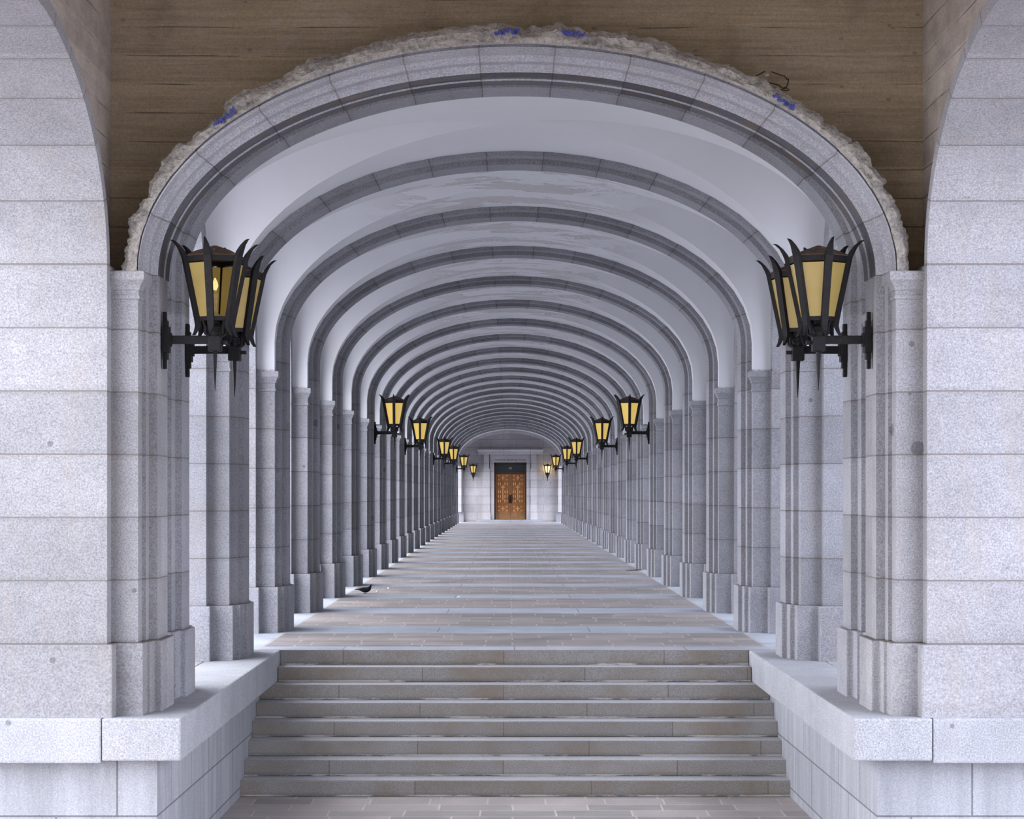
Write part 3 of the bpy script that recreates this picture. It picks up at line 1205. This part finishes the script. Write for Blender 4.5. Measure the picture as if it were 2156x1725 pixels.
Yf = END_Y - 0.16
for x0, x1 in ((1017, 1031.5), (1117, 1130)):
    bm = bmesh.new()
    rect_px(bm, x0, x1, 987, 1094.4, Yf - 0.05, END_Y)
    rect_px(bm, x0 - 1, x1 + 1, 1081, 1094.4, Yf - 0.10, END_Y)
    obj('jamb', bm, M['granite_end'], pt)
    bm = bmesh.new()
    xc = (x0 + x1) / 2
    rect_px(bm, xc - 5.5, xc + 5.5, 957, 987, Yf - 0.16, END_Y, 0.01)
    obj('bracket', bm, M['granite_end'], pt)
bm = bmesh.new()
rect_px(bm, 1031.5, 1040.5, 974, 1094.4, Yf + 0.04, END_Y)
rect_px(bm, 1108.5, 1117, 974, 1094.4, Yf + 0.04, END_Y)
obj('architrave', bm, M['granite_end'], pt)
bm = bmesh.new()
rect_px(bm, 1031, 1117.5, 957, 974, Yf, END_Y)
obj('lintel', bm, M['granite_end'], pt)
bm = bmesh.new()
a = px(1007, 957, END_Y)
b = px(1142, 947, END_Y)
prof = [(0.0, 0.0), (0.0, 0.17), (0.03, 0.19), (0.08, 0.25), (0.08, 0.28)]
rings = []
for f, dz in prof:
    rings.append([bm.verts.new(p) for p in ((a[0] - f, Yf - 0.26 - f, a[2] + dz), (b[0] + f, Yf - 0.26 - f, a[2] + dz), (b[0] + f, END_Y, a[2] + dz), (a[0] - f, END_Y, a[2] + dz))])
for r0, r1 in zip(rings, rings[1:]):
    for k in range(4):
        bm.faces.new((r0[k], r0[(k + 1) % 4], r1[(k + 1) % 4], r1[k]))
bm.faces.new(list(reversed(rings[0])))
bm.faces.new(rings[-1])
obj('cornice', bm, M['granite_end'], pt)
fc = bpy.data.curves.new('inscription', 'FONT')
fc.body = 'ABADIA BENEDICTINA'
fc.align_x = 'CENTER'
fc.align_y = 'CENTER'
fc.size = 0.175
fc.extrude = 0.004
fc.materials.append(M['letter'])
ft = bpy.data.objects.new('inscription_text', fc)
COL.objects.link(ft)
bpy.context.view_layer.update()
fm = bpy.data.meshes.new_from_object(ft.evaluated_get(bpy.context.evaluated_depsgraph_get()))
bpy.data.objects.remove(ft)
fo = bpy.data.objects.new('inscription', fm)
COL.objects.link(fo)
fo.parent = pt
fo.rotation_euler = (PI / 2, 0, 0)
fo.location = px(1074.5, 969, END_Y - 0.17)
fo.location.y = Yf - 0.003
fo['label'] = 'dark cut lettering'
bm = bmesh.new()
a = px(1004, 1095, END_Y)
b = px(1144, 1095, END_Y)
box(bm, a[0], b[0], END_Y - 0.75, END_Y, 0, ZST, 0.015)
tag(obj('door_step', bm, M['granite_coping']), 'low pale stone step in front of the carved wooden door', 'step')

# the door
dY = END_Y + 0.22
door = empty('door_1', (0, 0, 0), 'carved brown wooden double door at the far end of the arcade', 'door')
door['kind'] = 'structure'
dz0 = ZST
bm = bmesh.new()
fw = 0.07
box(bm, dl, dl + fw, dY - 0.06, dY + 0.1, 0, dtop)
box(bm, dr - fw, dr, dY - 0.06, dY + 0.1, 0, dtop)
box(bm, dl, dr, dY - 0.06, dY + 0.1, dtop - 0.12, dtop)
zt = px(1075, 996, END_Y)[2]
box(bm, dl, dr, dY - 0.07, dY + 0.1, zt - 0.05, zt + 0.06)
obj('frame', bm, M['wood_dark'], door)
bm = bmesh.new()
box(bm, dl + fw, dr - fw, dY + 0.02, dY + 0.05, zt + 0.06, dtop - 0.12)
tr = obj('transom_pane', bm, M['glass_dark'], door)
bm = bmesh.new()
pts = [((dl + dr) / 2 + 0.085 * math.cos(2 * PI * i / 20), dY + 0.01, (zt + 0.06 + dtop - 0.12) / 2 + 0.045 * math.sin(2 * PI * i / 20)) for i in range(21)]
tube(bm, pts, 0.016, 6)
obj('emblem', bm, M['brass'], door)
mid = (dl + dr) / 2
zb = ZST + 0.015
zl = zt - 0.055
H = zl - zb
for s in (-1, 1):
    x0, x1 = (dl + fw + 0.004, mid - 0.004) if s < 0 else (mid + 0.004, dr - fw - 0.004)
    bm = bmesh.new()
    box(bm, x0, x1, dY, dY + 0.06, zb, zl)
    leaf = obj('door_leaf', bm, M['wood'], door)
    # stiles and rails
    bm = bmesh.new()
    rails = [zb + H * q for q in (0.0, 0.13, 0.155, 0.325, 0.355, 0.82, 0.845, 0.985, 1.0)]
    for q0, q1 in ((0, 1), (3, 4), (5, 6), (7, 8)):
        box(bm, x0, x1, dY - 0.03, dY + 0.01, rails[q0], rails[q1], 0.006)
    for xa in (x0, x1 - 0.075):
        box(bm, xa, xa + 0.075, dY - 0.032, dY + 0.01, zb, zl, 0.006)
    obj('rails', bm, M['wood'], leaf)
    # carving
    bm = bmesh.new()
    cx = (x0 + x1) / 2
    wd = (x1 - x0)
    def bar(u0, u1, v0, v1):
        box(bm, cx + u0 * wd, cx + u1 * wd, dY - 0.025, dY + 0.005, zb + v0 * H, zb + v1 * H)
    for c in (0.24, 0.915):
        bar(-0.018, 0.018, c - 0.055, c + 0.055)
        bar(-0.12, 0.12, c - 0.006, c + 0.006)
        for a in (-1, 1):
            for e in (-1, 1):
                bar(*sorted((a * 0.19, a * 0.31)), *sorted((c + e * 0.050, c + e * 0.058)))
                bar(*sorted((a * 0.29, a * 0.32)), *sorted((c + e * 0.025, c + e * 0.058)))
                bar(*sorted((a * 0.17, a * 0.25)), *sorted((c + e * 0.026, c + e * 0.033)))
    bar(-0.02, 0.02, 0.43, 0.76)
    bar(-0.15, 0.15, 0.705, 0.717)
    for vrow in (0.375, 0.475, 0.575, 0.75):
        for u in (-0.30, -0.17, 0.14, 0.29):
            bar(u - 0.025, u + 0.02, vrow, vrow + 0.06)
    for u in (-0.30, 0.29):
        bar(u - 0.03, u + 0.03, 0.66, 0.668)
    obj('carving', bm, M['wood_light'], leaf)
    bm = bmesh.new()
    hx = mid + s * 0.065
    tube(bm, [(hx, dY - 0.03, zb + H * 0.36), (hx, dY - 0.09, zb + H * 0.375), (hx, dY - 0.10, zb + H * 0.45), (hx, dY - 0.09, zb + H * 0.52), (hx, dY - 0.03, zb + H * 0.535)], [0.03, 0.035, 0.045, 0.035, 0.03], 8)
    obj('handle', bm, M['iron'], leaf)

# ------------------------------------------------------------------ lanterns
def make_lantern(name, rot, skip=(), pane='pane', cone=False, arm=0.42, inner=True):
    """mounting plane x = 0, lantern hangs at x = arm, z = 0 is the arm"""
    root = empty(name, (0, 0, 0), '', 'lantern', 'iron wall lanterns')
    A = arm
    zb, ztp = 0.165, 0.652
    rb, rt = 0.150, 0.252
    def vert(k, r):
        t = rot + k * PI / 3
        return Vector((A + r * math.cos(t), r * math.sin(t), 0))
    for k in range(6):
        t = rot + k * PI / 3
        rad = Vector((math.cos(t), math.sin(t), 0))
        tan = Vector((-math.sin(t), math.cos(t), 0))
        # flat bar drawn as a strip: (radius, z, half width tangential)
        prof = [(0.178, 0.030, 0.002), (0.160, 0.060, 0.013), (0.142, 0.11, 0.024), (rb, zb, 0.027), (rb + (rt - rb) * 0.5, (zb + ztp) / 2, 0.028), (rt, ztp, 0.030),
                (rt + 0.02, ztp + 0.045, 0.027), (rt + 0.05, ztp + 0.09, 0.018), (rt + 0.088, ztp + 0.125, 0.008), (rt + 0.108, ztp + 0.135, 0.002)]
        bm = bmesh.new()
        rows = []
        for r, z, w in prof:
            d = 0.018 if 0.1 < z < 0.7 else 0.014
            p = Vector((A, 0, z)) + rad * r
            rows.append([bm.verts.new(p + tan * w - rad * d), bm.verts.new(p + tan * w + rad * d), bm.verts.new(p - tan * w + rad * d), bm.verts.new(p - tan * w - rad * d)])
        for a, b in zip(rows, rows[1:]):
            for q in range(4):
                bm.faces.new((a[q], a[(q + 1) % 4], b[(q + 1) % 4], b[q]))
        bm.faces.new(rows[0])
        bm.faces.new(list(reversed(rows[-1])))
        bmesh.ops.recalc_face_normals(bm, faces=bm.faces[:])
        obj('corner_bar', bm, M['iron'], root)
        if k not in skip:
            bm = bmesh.new()
            i0, i1 = 0.955, 0.96
            q = []
            for r, z in ((rb * i0, zb + 0.012), (rt * i0 - 0.006, ztp - 0.045)):
                q.append((vert(k, r) + Vector((0, 0, z)), vert(k + 1, r) + Vector((0, 0, z))))
            (a, b), (d, c) = q[0], q[1]
            nrm = (b - a).cross(d - a).normalized() * 0.004
            v = [bm.verts.new(p + nrm) for p in (a, b, c, d)] + [bm.verts.new(p - nrm) for p in (a, b, c, d)]
            for f in ((0, 1, 2, 3), (7, 6, 5, 4), (0, 4, 5, 1), (1, 5, 6, 2), (2, 6, 7, 3), (3, 7, 4, 0)):
                bm.faces.new([v[i] for i in f])
            obj('pane', bm, M[pane], root)
    for r0, z, hgt, nm in ((rb, zb, 0.034, 'lower_ring'), (rt, ztp - 0.012, 0.045, 'upper_ring')):
        bm = bmesh.new()
        for k in range(6):
            a, b = vert(k, r0), vert(k + 1, r0)
            a0, b0 = vert(k, r0 - 0.03), vert(k + 1, r0 - 0.03)
            v = [bm.verts.new(p + Vector((0, 0, zz))) for zz in (z - hgt / 2, z + hgt / 2) for p in (a, b, b0, a0)]
            for f in ((0, 1, 5, 4), (2, 3, 7, 6), (0, 3, 2, 1), (4, 5, 6, 7)):
                bm.faces.new([v[i] for i in f])
        bmesh.ops.recalc_face_normals(bm, faces=bm.faces[:])
        obj(nm, bm, M['iron'], root)
    bm = bmesh.new()
    lathe(bm, [(rt - 0.01, ztp + 0.0), (rt + 0.004, ztp + 0.018), (rt * 0.62, ztp + 0.062), (rt * 0.22, ztp + 0.094), (0.02, ztp + 0.106)], 6, A, 0, rot)
    obj('roof', bm, M['rust'], root)
    bm = bmesh.new()
    if cone:
        lathe(bm, [(0.012, -0.40), (0.035, -0.20), (0.055, -0.13), (0.10, -0.03), (0.14, 0.10), (0.145, 0.15)], 6, A, 0, rot)
        obj('finial', bm, M['iron'], root)
    else:
        lathe(bm, [(0.003, -0.41), (0.011, -0.30), (0.024, -0.085)], 4, A, 0, PI / 4 + 0.2)
        obj('spike', bm, M['iron'], root)
        bm = bmesh.new()
        box(bm, A - 0.052, A + 0.052, -0.052, 0.052, -0.095, 0.03, 0.008)
        lathe(bm, [(0.045, 0.02), (0.055, 0.06), (0.085, 0.10), (0.060, 0.118), (0.036, 0.13), (0.036, 0.155)], 8, A, 0)
        box(bm, A + 0.03, A + 0.10, -0.018, 0.018, -0.038, -0.008)
        obj('hub', bm, M['iron'], root)
        for q in range(4):
            t = PI / 4 + q * PI / 2
            b2 = bmesh.new()
            tube(b2, [(A + 0.05 * math.cos(t), 0.05 * math.sin(t), 0.02), (A + 0.10 * math.cos(t), 0.10 * math.sin(t), 0.05), (A + 0.10 * math.cos(t), 0.10 * math.sin(t), 0.10), (A + 0.12 * math.cos(t), 0.12 * math.sin(t), 0.15)], 0.012, 6)
            obj('scroll', b2, M['iron'], root)
    bm = bmesh.new()
    box(bm, 0.02, A - 0.03, -0.024, 0.024, -0.033, 0.033, 0.006)
    obj('arm', bm, M['iron'], root)
    bm = bmesh.new()
    for hw, zz0, zz1, d in ((0.024, -0.235, 0.225, 0.030), (0.036, -0.16, 0.155, 0.042), (0.050, -0.105, 0.105, 0.055), (0.040, -0.055, 0.055, 0.070)):
        box(bm, 0, d, -hw, hw, zz0, zz1, 0.006)
    obj('wall_plate', bm, M['iron'], root)
    if inner:
        bm = bmesh.new()
        lathe(bm, [(0.022, 0.165), (0.022, 0.34), (0.026, 0.345), (0.026, 0.37), (0.010, 0.40)], 10, A, 0)
        lathe(bm, [(0.09, 0.17), (0.02, 0.215)], 6, A, 0)
        obj('candle', bm, M['candle'], root)
        bm = bmesh.new()
        lathe(bm, [(0.012, 0.40), (0.026, 0.43), (0.022, 0.46), (0.004, 0.50)], 10, A, 0)
        obj('bulb', bm, M['bulb'], root)
    return root


ZL = 2.97
GAP = 0.004
XW = 2.855 - GAP
WHERE = {
    'a': ('on the front of the entrance arch', 16.02),
    1: ('just behind the entrance arch lantern', pier_y(1)),
    7: ('on the sixth pier from the stairs', pier_y(7)),
    10: ('on the ninth pier from the stairs', pier_y(10)),
    15: ('on the fourteenth pier from the stairs', pier_y(15)),
    18: ('on the seventeenth pier from the stairs', pier_y(18)),
    23: ('on the last pier but one from the end wall', pier_y(23)),
}
LROT = {('a', -1): math.radians(25), (1, -1): math.radians(20), ('a', 1): math.radians(40), (1, 1): math.radians(40)}
protos = {}
for s, side in ((-1, 'left'), (1, 'right')):
    for key, (txt, y) in WHERE.items():
        first = key in ('a', 1)
        lab = ('large black iron lantern with amber panes, %s on the %s' % (txt, side) if first else
               'black iron bracket lantern %s, %s side' % (txt, side))
        if key == 'a':
            lab = ('large iron lantern with a missing pane showing its candle, nearest on the left' if s < 0 else
                   'large iron lantern with rusty pointed roof, nearest on the right')
        # rotation is given in world terms; the root is turned by 0 (left) or pi (right)
        rz = 0 if s < 0 else PI
        if first:
            rot = LROT[(key, s)] - rz
            skip = ()
            if key == 'a' and s < 0:
                skip = (4,)
            o = make_lantern('wall_lantern', rot, skip)
            o['label'] = lab
            o.location = (s * XW, y, ZL)
            o.rotation_euler = (0, 0, rz)
        else:
            if 'far' not in protos:
                o = make_lantern('wall_lantern', PI / 6, inner=False, pane='pane_far')
                o['label'] = lab
                protos['far'] = o
                o.location = (s * XW, y, ZL)
                o.rotation_euler = (0, 0, rz)
            else:
                copy_tree(protos['far'], (s * XW, y, ZL), lab, rz)
# pair on the end wall
for cxp, pane, lab in ((996.5, 'pane_far', 'small iron lantern hanging on the end wall left of the door'),
                       (1152.5, 'pane_bright', 'small glowing iron lantern hanging on the end wall right of the door')):
    o = make_lantern('end_lantern', 0.0, (), pane, cone=True, arm=0.33, inner=False)
    o['label'] = lab
    o.rotation_euler = (0, 0, -PI / 2)
    p = px(cxp, 1001, END_Y)
    o.location = (p[0], END_Y, p[2])
    o.scale = (0.86, 0.86, 0.86)
    if pane == 'pane_bright':
        ld = bpy.data.lights.new('lantern_glow', 'POINT')
        ld.energy = 5
        ld.color = (1.0, 0.75, 0.35)
        ld.shadow_soft_size = 0.08
        lo = bpy.data.objects.new('lantern_glow', ld)
        COL.objects.link(lo)
        lo.parent = o
        lo.location = (0.12, 0, 0.45)

# ------------------------------------------------------------------ pigeon
pg = empty('pigeon', (0, 0, 0), 'dark slate grey pigeon standing on the paving near the left piers', 'pigeon')
bm = bmesh.new()
# side profile: x, z centre, half height, half width   (facing +x)
spine = [(-0.165, 0.093, 0.004, 0.012), (-0.15, 0.094, 0.009, 0.028), (-0.11, 0.096, 0.011, 0.026), (-0.075, 0.094, 0.018, 0.026), (-0.045, 0.088, 0.031, 0.040),
         (-0.01, 0.084, 0.043, 0.050), (0.03, 0.086, 0.048, 0.052), (0.062, 0.096, 0.047, 0.046), (0.084, 0.112, 0.040, 0.036), (0.096, 0.132, 0.030, 0.026),
         (0.103, 0.150, 0.023, 0.021), (0.110, 0.163, 0.021, 0.020), (0.122, 0.168, 0.017, 0.016), (0.132, 0.165, 0.008, 0.008)]
ZO = -0.024
spine = [(x, z + ZO, a, b) for x, z, a, b in spine]
rings = []
for i, (x, z, hh, ww) in enumerate(spine):
    a = spine[max(0, i - 1)]
    b = spine[min(len(spine) - 1, i + 1)]
    d = Vector((b[0] - a[0], 0, b[1] - a[1])).normalized()
    up = Vector((-d.z, 0, d.x))
    rings.append([bm.verts.new(Vector((x, 0, z)) + up * hh * math.sin(2 * PI * k / 14) + Vector((0, ww * math.cos(2 * PI * k / 14), 0))) for k in range(14)])
for a, b in zip(rings, rings[1:]):
    for k in range(14):
        bm.faces.new((a[k], a[(k + 1) % 14], b[(k + 1) % 14], b[k]))
bm.faces.new(list(reversed(rings[0])))
bm.faces.new(rings[-1])
bmesh.ops.recalc_face_normals(bm, faces=bm.faces[:])
body = obj('body', bm, M['feather'], pg, smooth=True)
sb = body.modifiers.new('sub', 'SUBSURF')
sb.levels = sb.render_levels = 1
for s in (-1, 1):
    bm = bmesh.new()
    wp = [(-0.125, 0.105, 0.004), (-0.09, 0.108, 0.013), (-0.05, 0.108, 0.024), (-0.01, 0.104, 0.034), (0.03, 0.102, 0.034), (0.06, 0.104, 0.024), (0.072, 0.106, 0.008)]
    rr = []
    for i, (x, z, hh) in enumerate(wp):
        wy = (0.018, 0.026, 0.040, 0.050, 0.052, 0.046, 0.038)[i]
        rr.append([bm.verts.new((x, s * (wy + 0.006 * math.cos(2 * PI * k / 10)), z - 0.008 + ZO + hh * math.sin(2 * PI * k / 10))) for k in range(10)])
    for a, b in zip(rr, rr[1:]):
        for k in range(10):
            bm.faces.new((a[k], a[(k + 1) % 10], b[(k + 1) % 10], b[k]))
    bm.faces.new(rr[0])
    bm.faces.new(list(reversed(rr[-1])))
    bmesh.ops.recalc_face_normals(bm, faces=bm.faces[:])
    w_ = obj('wing', bm, M['feather_grey'], pg, smooth=True)
    w_['label'] = 'lighter grey folded wing'
    bm = bmesh.new()
    bmesh.ops.create_uvsphere(bm, u_segments=8, v_segments=6, radius=0.0035)
    obj('eye', bm, M['eye'], pg, smooth=True, loc=(0.121, s * 0.0165, 0.171 + ZO))
    bm = bmesh.new()
    x0 = 0.012 + s * 0.012
    tube(bm, [(x0, s * 0.020, 0.032), (x0 - 0.004, s * 0.022, 0.018), (x0, s * 0.022, 0.004)], [0.009, 0.004, 0.0035], 6)
    for a in (-0.5, 0.0, 0.5, PI):
        ln = 0.028 if a != PI else 0.014
        tube(bm, [(x0, s * 0.022, 0.005), (x0 + ln * math.cos(a), s * 0.022 + ln * math.sin(a), 0.0025)], [0.003, 0.002], 6)
    obj('leg', bm, M['leg'], pg)
bm = bmesh.new()
tube(bm, [(0.128, 0, 0.166 + ZO), (0.142, 0, 0.162 + ZO), (0.150, 0, 0.156 + ZO)], [0.006, 0.004, 0.001], 8)
obj('beak', bm, M['beak'], pg)
pp = px(767, 1250, 34.1)
pg.location = (pp[0], 34.1, 0)

# ------------------------------------------------------------------ litter on the paving
def leafy(bm, L, W):
    pr = [(-0.5, 0.0), (-0.2, 0.32), (0.15, 0.42), (0.5, 0.0), (0.15, -0.36), (-0.2, -0.3)]
    a = [bm.verts.new((x * L, y * W, 0.012 + 0.02 * abs(y))) for x, y in pr]
    b = [bm.verts.new((x * L, y * W, 0.0)) for x, y in pr]
    bm.faces.new(a)
    bm.faces.new(list(reversed(b)))
    for i in range(6):
        j = (i + 1) % 6
        bm.faces.new((a[j], a[i], b[i], b[j]))
for i, (xp, yp) in enumerate(((1331, 1202), (1343, 1201))):
    Y = F_PX * EYE / (yp - VY)
    bm = bmesh.new()
    leafy(bm, 0.28 - 0.08 * i, 0.16)
    tag(obj('dry_leaf', bm, M['leaf'], loc=(px(xp, yp, Y)[0], Y, 0)), 'brown dry leaf on the paving near the right piers, the %s one' % ('left', 'right')[i], 'leaf')
for i, (xp, yp, w) in enumerate(((818, 1240, 'near the pigeon'), (794, 1247, 'just right of the pigeon'), (966, 1259, 'on the paving right of the dark damp streak'))):
    Y = F_PX * EYE / (yp - VY)
    bm = bmesh.new()
    bmesh.ops.create_icosphere(bm, subdivisions=2, radius=0.022)
    for v in bm.verts:
        v.co.z *= 0.6
        v.co *= 1 + 0.3 * mnoise.noise(v.co * 60 + Vector((i, 0, 0)))
    tag(obj('plaster_crumb', bm, M['debris'], loc=(px(xp, yp, Y)[0], Y, 0.011)), 'small white plaster crumb %s' % ('above and right of the pigeon', 'beside the pigeon on its right', 'lying alone mid-floor right of the pigeon')[i], 'crumb')
